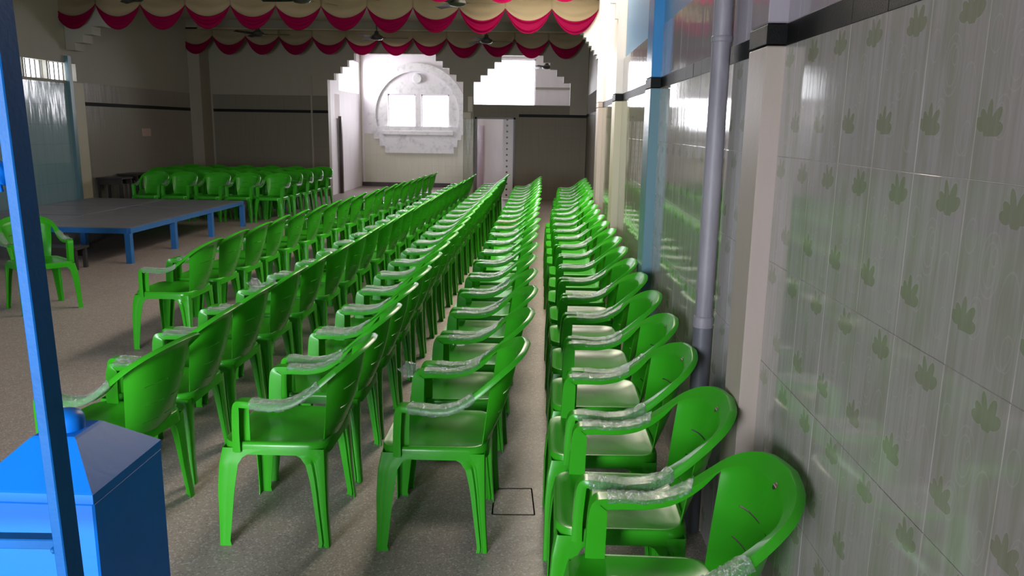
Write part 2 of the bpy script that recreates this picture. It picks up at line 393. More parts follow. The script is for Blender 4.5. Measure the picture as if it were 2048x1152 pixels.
# stepped corbels on the right wall
def steps(u0, z0, du, dz, n):
    pts = []
    for i in range(n): pts += [(u0+i*du, z0+i*dz), (u0+(i+1)*du, z0+i*dz)]
    return pts
def corbel(y0, y1, wallx, u_end, z0, z1, n, mat, name):
    bm = bmesh.new(); du = (u_end-wallx)/n; dz = (z1-z0)/n
    pts = [(wallx, z0)]
    for i in range(n): pts += [(wallx+(i+1)*du, z0+i*dz), (wallx+(i+1)*du, z0+(i+1)*dz)]
    pts += [(u_end, ZC), (wallx, ZC)]
    cl = []
    for q in pts:
        if not cl or (Vector(q)-Vector(cl[-1])).length > 1e-5: cl.append(q)
    extrude_poly(bm, cl, 'y', y0, y1); return bm_obj(name, bm, mat, wr)
corbel(7.78, 7.83, WX, 0.46, 2.62, 3.45, 6, 'overlit_white', 'stepped_corbel')
corbel(14.035, 14.35, WF, 0.60, 2.78, 3.40, 9, 'overlit_white', 'stepped_corbel')

# left wall
wl = struct(boxes('wall_left', [(WL-.25, WL-.006, 14.35, YB+.3, 0, ZC), (WL-.25, WL-.006, Y0, 12.2, 0, ZC), (WL-.25, WL-.006, 12.2, 14.35, 0, 2.40), (WL-.25, WL-.006, 12.2, 14.35, 2.76, ZC)], 'wallpaint'))
box('tiled_face', (WL-.006, WL, 14.45, YB, 0, BZ), 'lefttile', wl)
box('border_strip', (WL-.006, WL+.002, 14.45, 18.95, BZ, BT), 'black', wl)
box('tiled_face', (WL-.006, WL, 14.45, YB, BT, 2.42), 'lefttile', wl)
box('tiled_face', (WL-.006, WL, Y0, 14.02, 0, 2.38), 'bluetile', wl)
box('pilaster', (WL-.006, WL+.06, 14.02, 14.12, 0, 2.85), 'tealpil', wl)
box('pilaster', (WL-.006, WL+.05, 14.12, 14.45, 0, 2.40), 'tan', wl)
corb = bmesh.new()
extrude_poly(corb, [(WL, 2.95), (WL+.16, 2.95), (WL+.16, 3.08), (WL+.32, 3.08), (WL+.32, 3.22), (WL+.48, 3.22), (WL+.48, 3.36), (WL+.66, 3.36), (WL+.66, 3.5), (WL+.86, 3.5), (WL+.86, ZC), (WL, ZC)], 'y', 14.1, 14.4)
bm_obj('stepped_corbel', corb, 'wallpaint', wl)
box('corner_column', (WL, WL+.28, 18.95, YB, 0, ZC), 'greypaint', wl)
# high window in the left wall
w1 = struct(boxes('window_1', [(WL-.2, WL-.01, 12.2, 14.35, 2.40, 2.43), (WL-.2, WL-.01, 12.2, 14.35, 2.73, 2.76), (WL-.2, WL-.01, 12.86, 12.90, 2.43, 2.73), (WL-.2, WL-.01, 13.5, 13.54, 2.43, 2.73)], 'wallpaint'))
for y in [12.3+.13*i for i in range(15)]: box('grille_bar', (WL-.12, WL-.105, y, y+.015, 2.43, 2.73), 'darkmetal', w1)
box('pane', (WL-.16, WL-.155, 12.2, 14.35, 2.43, 2.73), 'glass', w1)
struct(box('wall_front', (WL-.25, -3.7, Y0-.2, Y0, 0, ZC), 'wallpaint'))
struct(box('wall_front_right', (-1.2, 1.3, Y0-.2, Y0, 0, ZC), 'wallpaint'))
struct(box('wall_front_lintel', (-3.7, -1.2, Y0-.2, Y0, 2.45, ZC), 'wallpaint'))

# rear wall with two stepped arches
AL0, AL1, AR0, AR1 = -5.24, -1.95, -1.70, 0.62
SZ, TZ = 2.80, 3.42
def arch_edge(x0, x1, n=4, du=.17):
    dz = (TZ-SZ)/n; L = [(x0, SZ)]
    for i in range(n): L += [(x0+(i)*du, SZ+(i+1)*dz) if False else (x0+i*du, SZ+i*dz), (x0+(i+1)*du if i < n else 0, SZ+i*dz), (x0+(i+1)*du, SZ+(i+1)*dz)]
    return L
def arch_header(x0, x1):
    n, du = 4, .165; dz = (TZ-SZ)/n; pts = []
    for i in range(n): pts += [(x0+i*du, SZ+i*dz), (x0+(i+1)*du, SZ+i*dz)]
    pts.append((x0+n*du, TZ)); pts.append((x1-n*du, TZ))
    for i in reversed(range(n)): pts += [(x1-(i+1)*du, SZ+i*dz), (x1-i*du, SZ+i*dz)]
    pts += [(x1, ZC), (x0, ZC)]
    return pts
bm = bmesh.new()
add_box(bm, WL-.25, AL0, YB, YB+.22, 0, ZC); add_box(bm, AL1, AR0, YB, YB+.22, 0, ZC); add_box(bm, AR1, WF+.05, YB, YB+.22, 0, ZC)
for a, b in ((AL0, AL1), (AR0, AR1)):
    pts = arch_header(a, b)
    # split into columns to keep the faces convex
    n, du = 4, .165; dz = (TZ-SZ)/n
    for i in range(n):
        add_box(bm, a+i*du, a+(i+1)*du, YB, YB+.22, SZ+i*dz, ZC); add_box(bm, b-(i+1)*du, b-i*du, YB, YB+.22, SZ+i*dz, ZC)
    add_box(bm, a+n*du, b-n*du, YB, YB+.22, TZ, ZC)
wb = struct(bm_obj('wall_back', bm, 'greypaint'))
box('tiled_face', (WL+.33, AL0, YB-.006, YB, 0, BZ), 'backtile', wb)
box('border_strip', (WL+.33, AL0, YB-.01, YB, BZ, BT), 'black', wb)
box('tiled_face', (WL+.33, AL0, YB-.006, YB, BT, 2.42), 'backtile', wb)
box('pilaster', (AL0-.42, AL0-.38, YB-.03, YB, 0, SZ+.1), 'greypaint', wb)
box('tiled_face', (AL1, AR0, YB-.008, YB, 0, 1.93), 'olivetile', wb)
box('ledge', (AL1, AR0-.06, YB-.05, YB, 1.93, 2.08), 'tan', wb)
box('switch_board', (AR0-.13, AR0-.02, YB-.05, YB, 2.1, 2.45), 'tan', wb)
# low infill wall under the right arch, with the doorway
DX0, DX1, DZ = -1.66, -0.68, 1.97
inf = struct(boxes('wall_infill', [(AR0, DX0, YB, YB+.15, 0, 2.27), (DX1, AR1, YB, YB+.15, 0, 2.27), (DX0, DX1, YB, YB+.15, DZ, 2.27)], 'backtile'))
box('border_strip', (DX1+.08, WF, YB-.012, YB, BZ-.02, BT-.02), 'black', inf)
box('tiled_face', (DX1+.08, WF, YB-.006, YB, 0, BZ-.02), 'backtile', inf)
d1 = struct(boxes('door_1', [(DX0, DX0+.045, YB-.03, YB+.16, 0, DZ), (DX1-.045, DX1, YB-.03, YB+.16, 0, DZ), (DX0, DX1, YB-.03, YB+.16, DZ-.04, DZ)], 'doorwood'))
lf = box('door_leaf', (DX1-.30, DX1-.05, YB+.05, YB+.09, 0.02, DZ-.05), 'white', d1)
bm = bmesh.new()
for k in range(14): add_cyl(bm, (DX1-.20, YB+.05, .1+k*.14), (DX1-.20, YB+.044, .1+k*.14), .024, seg=10)
bm_obj('rivet_row', bm, 'darkmetal', lf)
# far room
struct(box('wall_far_right', (WF, WF+.2, 23.0, 23.3, 0, ZC), 'white'))
FY = 23.0
wx = [(-5.4, -4.46, 0, ZC), (-3.66, -3.50, 0, ZC), (-2.70, -2.04, 0, ZC), (-.25, WF, 0, ZC), (-4.46, -3.66, 0, 1.60), (-3.50, -2.70, 0, 1.60), (-4.46, -3.66, 2.62, ZC), (-3.5, -2.7, 2.62, ZC), (-2.04, -.25, 0, 2.30), (-2.04, -.25, 3.62, ZC)]
far = struct(boxes('wall_far', [(a, b, FY, FY+.2, c, d) for a, b, c, d in wx], 'white'))
box('tiled_face', (-5.15, -2.2, FY-.01, FY, 0, 1.50), 'yellowtile', far)
box('tiled_face', (-2.2, -1.70, FY-.01, FY, 0, 1.78), 'pinktile', far)
box('ledge', (-.25, WF, FY-.03, FY, 2.80, 2.86), 'wallpaint', far)
# round marble surround with a stepped foot
bm = bmesh.new(); cx, cz = -3.60, 2.05
def ringband(r0, r1, y0, y1, a0, a1, n=40):
    P = []
    for i in range(n+1):
        a = a0+(a1-a0)*i/n
        P.append([bm.verts.new((cx+math.cos(a)*r, y, cz+math.sin(a)*r)) for r, y in ((r0, y0), (r1, y0), (r1, y1), (r0, y1))])
    grid_faces(bm, P, True); bm.faces.new(P[0]); bm.faces.new(P[-1][::-1])
ringband(1.20, 1.42, FY-.09, FY, math.radians(-22), math.radians(202))
bm_obj('arch_moulding', bm, 'marble', far, True, 40)
for i in range(4):
    bb = [(-5.02, -2.18, 1.50, 1.72), (-4.86, -2.34, 1.36, 1.50), (-4.70, -2.45, 1.16, 1.36), (-4.54, -2.56, 0.97, 1.16)][i]
    box('stepped_foot', (bb[0], bb[1], FY-.08, FY, bb[2], bb[3]), 'marble', far)
boxes('marble_panel', [(-4.80, -2.38, FY-.02, FY, 1.72, 1.60), (-4.8, -4.46, FY-.02, FY, 1.6, 2.62), (-2.70, -2.4, FY-.02, FY, 1.6, 2.62), (-3.66, -3.50, FY-.02, FY, 1.6, 2.62), (-4.6, -2.6, FY-.02, FY, 2.62, 2.95)], 'marble', far)
box('window_sill', (-4.6, -2.56, FY-.13, FY, 1.48, 1.60), 'marble', far, .01)
bm = bmesh.new(); add_cyl(bm, (-3.6, FY, 3.05), (-3.6, FY-.10, 3.05), .15, .12, 28); bm_obj('round_boss', bm, 'marble', far, True, 30)
for i, (a, b, c, d) in enumerate(((-4.46, -3.66, 1.6, 2.62), (-3.5, -2.7, 1.6, 2.62), (-2.04, -.25, 2.3, 3.62))):
    fr = .035
    wn = struct(boxes('window_%d' % (i+2), [(a, a+fr, FY+.04, FY+.1, c, d), (b-fr, b, FY+.04, FY+.1, c, d), (a, b, FY+.04, FY+.1, c, c+fr), (a, b, FY+.04, FY+.1, d-fr, d)], 'white'))
    box('pane', (a+fr, b-fr, FY+.065, FY+.07, c+fr, d-fr), 'glass', wn)
SX = -5.24
struct(boxes('wall_far_left', [(SX-.2, SX, YB+.22, 20.1, 0, ZC), (SX-.2, SX, 20.1, 20.6, 0, 1.9), (SX-.2, SX, 20.1, 20.6, 2.5, ZC), (SX-.2, SX, 20.6, 22.8, 0, 2.6), (SX-.2, SX, 20.6, 22.8, 3.45, ZC), (SX-.2, SX, 22.8, FY+.2, 0, ZC)], 'white'))
d2 = struct(boxes('door_2', [(SX+.02, SX+.10, 20.35, 20.45, 0.0, 1.95)], 'doorwood'))
box('baseboard_far', (SX, -2.0, FY-.03, FY-.01, 0, .12), 'doorwood')['kind'] = 'structure'
# vertical recess line in the far corner
box('corner_bead', (SX, SX+.03, FY-.03, FY, 0, ZC), 'tan', far)

# ------------------------------------------------------------------ chair
def catmull(P, n):
    out = []
    for i in range(len(P)-1):
        p0, p1, p2, p3 = P[max(i-1, 0)], P[i], P[i+1], P[min(i+2, len(P)-1)]
        for k in range(n):
            t = k/n; out.append(0.5*((2*p1)+(p2-p0)*t+(2*p0-5*p1+4*p2-p3)*t*t+(3*p1-p0-3*p2+p3)*t**3))
    out.append(P[-1]); return out
V = Vector
CH = [  # path point, inward offset, lip offset : support, armrest and hoop of one side
 (V((.246, -.212, .415)), V((-.046, 0, 0)), V((0, .034, 0))),
 (V((.249, -.210, .50)), V((-.048, 0, 0)), V((0, .032, 0))),
 (V((.256, -.204, .595)), V((-.052, 0, 0)), V((0, .032, -.003))),
 (V((.261, -.192, .632)), V((-.055, 0, 0)), V((0, .022, -.018))),
 (V((.266, -.165, .643)), V((-.056, 0, 0)), V((0, .004, -.026))),
 (V((.272, -.10, .641)), V((-.057, 0, .001)), V((.002, 0, -.024))),
 (V((.277, -.03, .638)), V((-.057, 0, .001)), V((.003, 0, -.024))),
 (V((.277, .04, .650)), V((-.055, 0, .001)), V((.004, .002, -.024))),
 (V((.268, .10, .685)), V((-.050, -.010, -.008)), V((.005, .005, -.023))),
 (V((.258, .155, .730)), V((-.042, -.020, -.022)), V((.006, .010, -.021))),
 (V((.240, .215, .783)), V((-.030, -.028, -.034)), V((.006, .015, -.018))),
 (V((.198, .268, .822)), V((-.018, -.032, -.046)), V((.003, .019, -.014))),
 (V((.118, .305, .847)), V((-.006, -.034, -.054)), V((0, .021, -.012))),
 (V((0, .320, .857)), V((0, -.034, -.058)), V((0, .022, -.012)))]
NS = 3
PP = catmull([c[0] for c in CH], NS); II = catmull([c[1] for c in CH], NS); LL = catmull([c[2] for c in CH], NS)
IS = 10*NS
def mir(v, s): return V((v.x*s, v.y, v.z))
ML = [V((0, .062, 0)), V((0, .060, 0)), V((0, .056, -.006)), V((0, .042, -.026)), V((0, .008, -.036)), V((0, 0, -.034)), V((0, 0, -.032)), V((0, .003, -.030)), V((.002, .006, -.026)), V((.002, .006, -.018)), V((0, .001, -.002)), V((0, 0, 0)), V((0, 0, 0)), V((0, 0, 0))]
MM = catmull(ML, NS)
def section(i, inner=True):
    p, a, l = PP[i], II[i], LL[i]
    up = a.cross(l).normalized()
    if up.length < .5: up = V((0, 0, 1))
    k = 1 if up.z > 0 or abs(up.z) < .3 and up.y < 0 else -1
    crown = up*k*.0035
    m = MM[i]
    return [p+l, p+l*.45+a*-.02, p+a*.10+crown*.6, p+a*.5+crown, p+a*.9+crown*.5, p+a] + ([p+a+m*.5, p+a*.99+m] if inner else [])
def shell(bm, thick):
    bmesh.ops.recalc_face_normals(bm, faces=bm.faces)
    bmesh.ops.solidify(bm, geom=bm.faces[:], thickness=thick)
def arm_bm(s):
    bm = bmesh.new(); G = [[bm.verts.new(mir(v, s)) for v in section(i)] for i in range(0, IS+1)]
    grid_faces(bm, G); shell(bm, .0035); return bm
def back_bm():
    bm = bmesh.new(); secs = []
    n = len(PP)-1
    idx = [(i, 1) for i in range(IS, n)] + [(n, 1)] + [(i, -1) for i in range(n-1, IS-1, -1)]
    G = [[bm.verts.new(mir(v, s)) for v in section(i, False)] for i, s in idx]
    grid_faces(bm, G)
    top = [mir(PP[i]+II[i], s) for i, s in idx]; nu = len(top)
    vs = [0, .06, .13, .205, .219, .3, .38, .455, .469, .55, .63, .70, .714, .8, .88, .94, 1.0]
    slots = {(.205, .219), (.455, .469), (.70, .714)}
    rows = []
    for v in vs:
        r = []
        for j in range(nu):
            u = 1-2*j/(nu-1)
            B = V((.168*u, .168-.022*u*u, .43)); T = top[j]
            if v == 1.0: r.append(G[j][5]); continue
            P = B.lerp(T, v)
            bulge = math.sin(math.pi*v)
            P.x *= 1+.02*bulge; P.y += .012*bulge*(1-u*u)+.004*math.sin(v*26)*0
            P.z -= .018*bulge*(1-u*u)
            r.append(bm.verts.new(P))
        rows.append(r)
    for a, b, va, vb in zip(rows, rows[1:], vs, vs[1:]):
        for j in range(nu-1):
            u = 1-2*(j+.5)/(nu-1)
            if (va, vb) in slots and .06 < abs(u) < .58: continue
            bm.faces.new((a[j], a[j+1], b[j+1], b[j]))
    shell(bm, .0038); return bm
def rrect(hx, y0, y1, r, n=6):
    pts = []; cy = (y0+y1)/2; hy = (y1-y0)/2
    for qx, qy, a0 in ((1, 1, 0), (-1, 1, 90), (-1, -1, 180), (1, -1, 270)):
        for k in range(n+1):
            a = math.radians(a0+90*k/n); pts.append((qx*(hx-r)+math.cos(a)*r, cy+qy*(hy-r)+math.sin(a)*r))
    # extra points along straight edges are not needed
    return pts
def seat_bm():
    bm = bmesh.new(); rings = []
    spec = [(.12, .437), (.4, .436), (.68, .440), (.86, .449), (.94, .4555), (.985, .4565), (1.01, .452), (1.025, .438), (1.032, .415), (1.036, .402)]
    base = rrect(.225, -.262, .170, .075)
    cy = -.046
    for k, z in spec:
        ring = []
        for x, y in base:
            zz = z
            if y < -.15 and k > .6 and k < 1.0: zz -= .006*((-.15-y)/.1)   # waterfall front edge
            sx = 1-.03*max(0, (y-cy)/.2)
            ring.append(bm.verts.new((x*k*sx, cy+(y-cy)*k, zz)))
        rings.append(ring)
    grid_faces(bm, rings, True); bm.faces.new(rings[0])
    shell(bm, .004); return bm
def interp(tab, z):
    for (z0, v0), (z1, v1) in zip(tab, tab[1:]):
        if z <= z0 and z >= z1:
            t = (z0-z)/(z0-z1); return v0+(v1-v0)*t
    return tab[-1][1]
def leg_bm(s, rear):
    bm = bmesh.new(); G = []
    if rear:
        cor = [(.43, V((.226, .166))), (.30, V((.232, .168))), (.15, V((.240, .172))), (0, V((.250, .182)))]
        ws = [(.43, .20), (.418, .17), (.405, .128), (.39, .102), (.36, .082), (.30, .068), (.22, .058), (.1, .048), (.02, .044), (0, .050)]
        wf_ = [(.43, .12), (.40, .085), (.37, .066), (.30, .056), (.1, .044), (.02, .040), (0, .045)]; d = -1
    else:
        cor = [(.43, V((.231, -.262))), (.36, V((.243, -.276))), (.25, V((.250, -.284))), (.1, V((.255, -.284))), (0, V((.258, -.286)))]
        ws = [(.43, .19), (.418, .15), (.405, .115), (.39, .094), (.36, .082), (.25, .072), (.1, .055), (.02, .047), (0, .053)]
        wf_ = [(.43, .11), (.40, .08), (.37, .064), (.25, .054), (.1, .044), (.02, .040), (0, .045)]; d = 1
    for z in [.43, .418, .405, .39, .375, .36, .33, .29, .24, .18, .12, .06, .02, .0]:
        c = interp([(a, b) for a, b in cor], z); w1_ = interp(ws, z); w2_ = interp(wf_, z); g = .013 if z < .39 else .004
        pr = [V((c.x-w2_, c.y+d*.002, z)), V((c.x-w2_*.55, c.y, z)), V((c.x-.010, c.y, z)), V((c.x-.002, c.y+d*.003, z)), V((c.x, c.y+d*.010, z)),
              V((c.x, c.y+d*w1_*.42, z)), V((c.x-g, c.y+d*(w1_*.50), z)), V((c.x-g, c.y+d*(w1_*.60), z)), V((c.x-.001, c.y+d*w1_*.68, z)), V((c.x-.002, c.y+d*w1_, z))]
        if not rear:
            pr[6].x = pr[7].x = c.x-.001
        G.append([bm.verts.new(mir(v, s)) for v in pr])
    grid_faces(bm, G); shell(bm, .004)
    return bm
def wrap_bm(s, i0, i1, seed):
    bm = bmesh.new(); G = []
    n = (i1-i0)*4
    for q in range(n+1):
        f = i0+(i1-i0)*q/n; i = min(int(f), len(PP)-2); t = f-i
        p = PP[i].lerp(PP[i+1], t); a = II[i].lerp(II[i+1], t); l = LL[i].lerp(LL[i+1], t)
        up = V((0, 0, 1)); out = -a.normalized(); e = .004
        loop = [p+l*1.15+out*e, p+l*.5+out*(e+.002), p+out*e+up*e, p+a*.25+up*(e+.003), p+a*.5+up*(e+.004), p+a*.75+up*(e+.003), p+a-out*e+up*e*.5, p+a*1.02+l*.5-out*e, p+a*.7+l*.8-up*.002, p+a*.3+l*1.05-up*.002]
        ring = []
        for k, v in enumerate(loop):
            nv = noise.noise_vector(V((v.x*70+seed*3.1, v.y*70, v.z*70+k)))*.0055 + noise.noise_vector(V((v.x*190, v.y*190+seed, v.z*190)))*.0026
            ring.append(bm.verts.new(mir(v+nv, s)))
        G.append(ring)
    grid_faces(bm, G, True)
    return bm
def shred_bm(seed, size=.09):
    """a torn loose end of film"""
    bm = bmesh.new(); G = []
    for i in range(9):
        r = []
        for j in range(7):
            x, y = (i/8-.5)*size, (j/6-.5)*size*.9
            nv = noise.noise_vector(V((x*30+seed, y*30, seed)))*.035
            r.append(bm.verts.new(V((x, y, 0))+nv))
        G.append(r)
    grid_faces(bm, G); return bm
def sticker_bm():
    bm = bmesh.new(); n = 20; c = V((0, .2855, .8065))
    # the plane of the hoop at its centre
    a = V((0, -.034, -.058)).normalized()
    nrm = V((0, -.058, .034)).normalized(); c = V((0, .320, .857))+V((0, -.034, -.058))*.98+nrm*.0045
    f = [bm.verts.new(c+V((1, 0, 0))*math.cos(2*math.pi*k/n)*.0125+a*math.sin(2*math.pi*k/n)*.0105) for k in range(n)]
    bm.faces.new(f); bmesh.ops.solidify(bm, geom=bm.faces[:], thickness=.0008); return bm
def build_proto():
    r = empty('plastic_chair')
    bm_obj('seat', seat_bm(), 'green', r, True, 50)
    bm_obj('backrest', back_bm(), 'green', r, True, 50)
    for s in (1, -1): bm_obj('armrest', arm_bm(s), 'green', r, True, 50)
    for s in (1, -1):
        bm_obj('leg', leg_bm(s, False), 'green', r, True, 50); bm_obj('leg', leg_bm(s, True), 'green', r, True, 50)
    return r
proto = build_proto()
proto_parts = list(proto.children)
wraps = {}
for s in (1, -1):
    for v in range(3):
        i0, i1 = [(13, 25), (12, 24), (14, 27)][v]
        o = bm_obj('film_wrap', wrap_bm(s, i0, i1, v*7+s), 'film', None, False)
        wraps[(s, v)] = o.data; bpy.data.objects.remove(o)
so = bm_obj('sticker', sticker_bm(), 'sticker'); sticker_me = so.data; bpy.data.objects.remove(so)
shreds = []
for k in range(3):
    o = bm_obj('loose_film', shred_bm(k*5.3, .10), 'film', None, True); shreds.append(o.data); bpy.data.objects.remove(o)
used = [False]
def chair(x, y, rz, label, group, wrap=True, sticker=False, loose=None, pink=False, small=False):
    if not used[0]:
        r = proto; used[0] = True
    else:
        r = proto.copy(); C.objects.link(r)
        for p in proto_parts:
            c = p.copy(); C.objects.link(c); c.parent = r
    r.location = (x, y, 0); r.rotation_euler = (0, 0, rz)
    tag(r, label, 'chair', group)
    if wrap:
        for s in (1, -1):
            w_ = bpy.data.objects.new('film_wrap', wraps[(s, random.randrange(3))]); C.objects.link(w_); w_.parent = r
            if pink: 
                w_.data = w_.data.copy(); w_.data.materials[0] = MT['film_pink']
    if sticker:
        k = bpy.data.objects.new('sticker', sticker_me); C.objects.link(k); k.parent = r; k['label'] = 'small round pink sticker with two pale bars'
    if loose:
        for (lx, ly, lz, a) in loose:
            k = bpy.data.objects.new('loose_film', random.choice(shreds)); C.objects.link(k); k.parent = r; k.location = (lx, ly, lz); k.rotation_euler = (a, a*.7, a*1.3)
            k['label'] = 'torn loose end of clear film'
    return r
ORD = ['first', 'second', 'third', 'fourth', 'fifth', 'sixth', 'seventh', 'eighth', 'ninth', 'tenth', 'eleventh', 'twelfth', 'thirteenth', 'fourteenth', 'fifteenth', 'sixteenth', 'seventeenth', 'eighteenth', 'nineteenth', 'twentieth', 'twenty-first', 'twenty-second', 'twenty-third', 'twenty-fourth', 'twenty-fifth']
RZ = -math.pi/2     # facing left, towards the stage side
def lerp_path(y, tab):
    for (y0, x0), (y1, x1) in zip(tab, tab[1:]):
        if y <= y1: return x0+(x1-x0)*(y-y0)/(y1-y0)
    return tab[-1][1]
rows = [
 ('in the row along the tiled wall', 'chairs in the row along the tiled wall', [2.03, 2.63, 3.23, 3.80, 4.37, 4.94, 5.51], .577, 15.3, [(2, .372), (2.63, .328), (3.3, .308), (3.8, .33), (4.4, .342), (4.95, .342), (5.4, .332), (6, .342), (7.5, .338), (8.1, .332), (10.8, .336), (11.4, .42), (15.5, .50)]),
 ('in the row left of the narrow aisle', 'chairs in the row left of the narrow aisle', [3.26, 3.85, 4.43, 5.0, 5.6, 6.22], .585, 15.4, [(3, -.385), (4, -.345), (5, -.36), (15.5, -.33)]),
 ('in the middle row of five', 'chairs in the row two left of the narrow aisle', [3.26, 3.88, 4.45, 5.02], .58, 15.6, [(3, -1.04), (8, -1.05), (15.5, -.97)]),
 ('in the row second from the stage', 'chairs in the second row from the stage side', [3.23, 3.80, 4.36, 4.93], .575, 15.3, [(3, -1.83), (4.1, -1.86), (15.5, -1.6)]),
 ('in the row nearest the stage', 'chairs in the row nearest the stage', [6.10, 6.665, 7.23], .568, 16.0, [(6, -2.88), (8, -2.86), (16, -2.39)])]
for ri, (wh, grp, ys, sp, yend, tab) in enumerate(rows):
    ys = list(ys)
    while ys[-1]+sp < yend: ys.append(ys[-1]+sp)
    for i, y in enumerate(ys):
        x = lerp_path(y, tab)+random.uniform(-.012, .012)*(i > 0); rz = RZ+math.radians(random.uniform(-1.2, 1.2) if i > 0 else 0)
        if ri == 3 and i == 0: rz = RZ+math.radians(-7)
        loose = None
        if ri == 1 and i == 0: loose = [(-.255, -.21, .63, .9)]
        if ri == 1 and i == 2: loose = [(.20, -.12, .60, 1.9)]
        if ri == 4 and i == 3: loose = [(.25, -.1, .66, .4)]
        if ri == 3 and i == 4: loose = [(.25, -.12, .67, .7), (.24, -.03, .66, 1.9)]
        jj = random.uniform(-.005, .005) if i > 0 else 0
        first_w = 'nearest the camera' if i == 0 else ORD[i]+' from the camera'
        if i == len(ys)-1: first_w = 'farthest from the camera'
        chair(x, y+jj, rz, 'green plastic armchair %s %s' % (first_w, wh), grp, True, ri in (0, 1) and i < 5, loose, ri == 1 and i == 10)
# block of chairs behind the stage, facing it
for r in range(5):
    nn = [5, 5, 6, 6, 6][r]; yy = 14.15+r*.64
    for k in range(nn):
        xx = -4.85+.03*r-k*.565
        if xx < -8.1: continue
        side = 'at the right end' if k == 0 else ORD[k]+' from the right'
        if k > 0: side = ORD[k]+' from the right'
        chair(xx+random.uniform(-.02, .02), yy+random.uniform(-.02, .02), math.radians(random.uniform(-4, 4)),
              'green plastic armchair %s in the %s row behind the stage' % (side, ORD[r]), 'chairs in the block behind the stage', k == 0 or r == 0, False)
# the single chair on the left
chair(-4.73, 7.16, math.radians(52), 'single green plastic armchair standing apart in front of the stage, behind the blue upright', None, True, False, [(.25, -.1, .64, .5)])

# ------------------------------------------------------------------ stage
st = empty('stage_platform', (-6.42, 11.45, 0)); tag(st, 'low stage platform with grey top on a blue metal frame with legs', 'stage')
def loc(b, o=st): return (b[0]-o.location.x, b[1]-o.location.x, b[2]-o.location.y, b[3]-o.location.y, b[4], b[5])
ysg = [9.58, 10.80, 12.05, 13.36]; X0s, X1s = -7.75, -5.1
for i in range(3):
    for (a, b) in ((X0s, -6.43), (-6.42, X1s)):
        box('top_panel', loc((a+.012, b-.012, ysg[i]+.012, ysg[i+1]-.012, .425, .444)), 'stagetop', st, .003)
for i in range(3):
    a, b = ysg[i], ysg[i+1]
    box('side_rail', loc((X1s-.04, X1s, a, b, .375, .44)), 'stageblue', st); box('side_rail', loc((X0s, X0s+.04, a, b, .375, .44)), 'stageblue', st)
for y in ysg: box('cross_rail', loc((X0s+.04, X1s-.04, y-.02, y+.02, .375, .438)), 'stageblue', st)
for x in (X1s, -6.39, X0s+.07):
    for y in ysg:
        bm = bmesh.new(); add_box(bm, x-.07, x, y-.035, y-.028, 0, .375); add_box(bm, x-.007, x, y-.028, y+.04, 0, .375)
        bmesh.ops.translate(bm, vec=(-st.location.x, -st.location.y, 0), verts=bm.verts); bm_obj('leg', bm, 'stageblue', st)
def table(name, x, y, wx_, wy, h, rz, mat, label, cat):
    t = empty(name, (x, y, 0), rz); tag(t, label, cat)
    box('tabletop', (-wx_/2, wx_/2, -wy/2, wy/2, h-.03, h), mat, t, .004)
    boxes('apron', [(-wx_/2+.03, wx_/2-.03, -wy/2+.03, -wy/2+.05, h-.13, h-.03), (-wx_/2+.03, wx_/2-.03, wy/2-.05, wy/2-.03, h-.13, h-.03)], mat, t)
    for sx in (-1, 1):
        for sy in (-1, 1):
            cx_, cy_ = sx*(wx_/2-.04), sy*(wy/2-.04); box('leg', (cx_-.02, cx_+.02, cy_-.02, cy_+.02, 0, h-.03), mat, t)
    return t
table('side_table', -8.1, 14.78, .5, .42, .70, 0, 'darkwood', 'dark wooden table against the left wall, the one nearest the stage', 'table')
table('side_table', -8.13, 15.6, .42, .6, .73, 0, 'darkwood', 'dark wooden table against the left wall, the farther of two', 'table')
table('low_bench', -5.85, 9.15, .75, .28, .27, 0, 'darkwood', 'low dark bench on the floor under the front edge of the stage', 'bench')

# ------------------------------------------------------------------ drain pipe
pp = empty('drain_pipe', (.695, 3.28, 0)); tag(pp, 'grey painted vertical pipe standing against the tiled wall', 'pipe')
def tube_noise(bm, r, z0, z1, n, seg=20):
    G = []
    for i in range(n+1):
        z = z0+(z1-z0)*i/n
        G.append([bm.verts.new((math.cos(2*math.pi*k/seg)*r, math.sin(2*math.pi*k/seg)*r, z)) for k in range(seg)])
    grid_faces(bm, G, True); bm.faces.new(G[0][::-1]); bm.faces.new(G[-1])
bm = bmesh.new(); tube_noise(bm, .037, .95, ZC, 4); bm_obj('pipe_shaft', bm, 'pipe', pp, True, 40)
bm = bmesh.new(); tube_noise(bm, .040, 0, .95, 2); bm_obj('pipe_shaft', bm, plain('dark_lower_pipe', (.10, .10, .12), .45), pp, True, 40)
for z in (.93,):
    bm = bmesh.new(); add_lathe(bm, (0, 0, z), [(.038, 0), (.042, .004), (.042, .04), (.040, .05), (.038, .052)], 24); bm_obj('pipe_collar', bm, 'pipe', pp, True, 40)
bm = bmesh.new(); add_lathe(bm, (0, 0, 2.09), [(.038, 0), (.041, .004), (.041, .02), (.038, .024)], 24); bm_obj('pipe_bracket', bm, 'pipe', pp, True, 40)

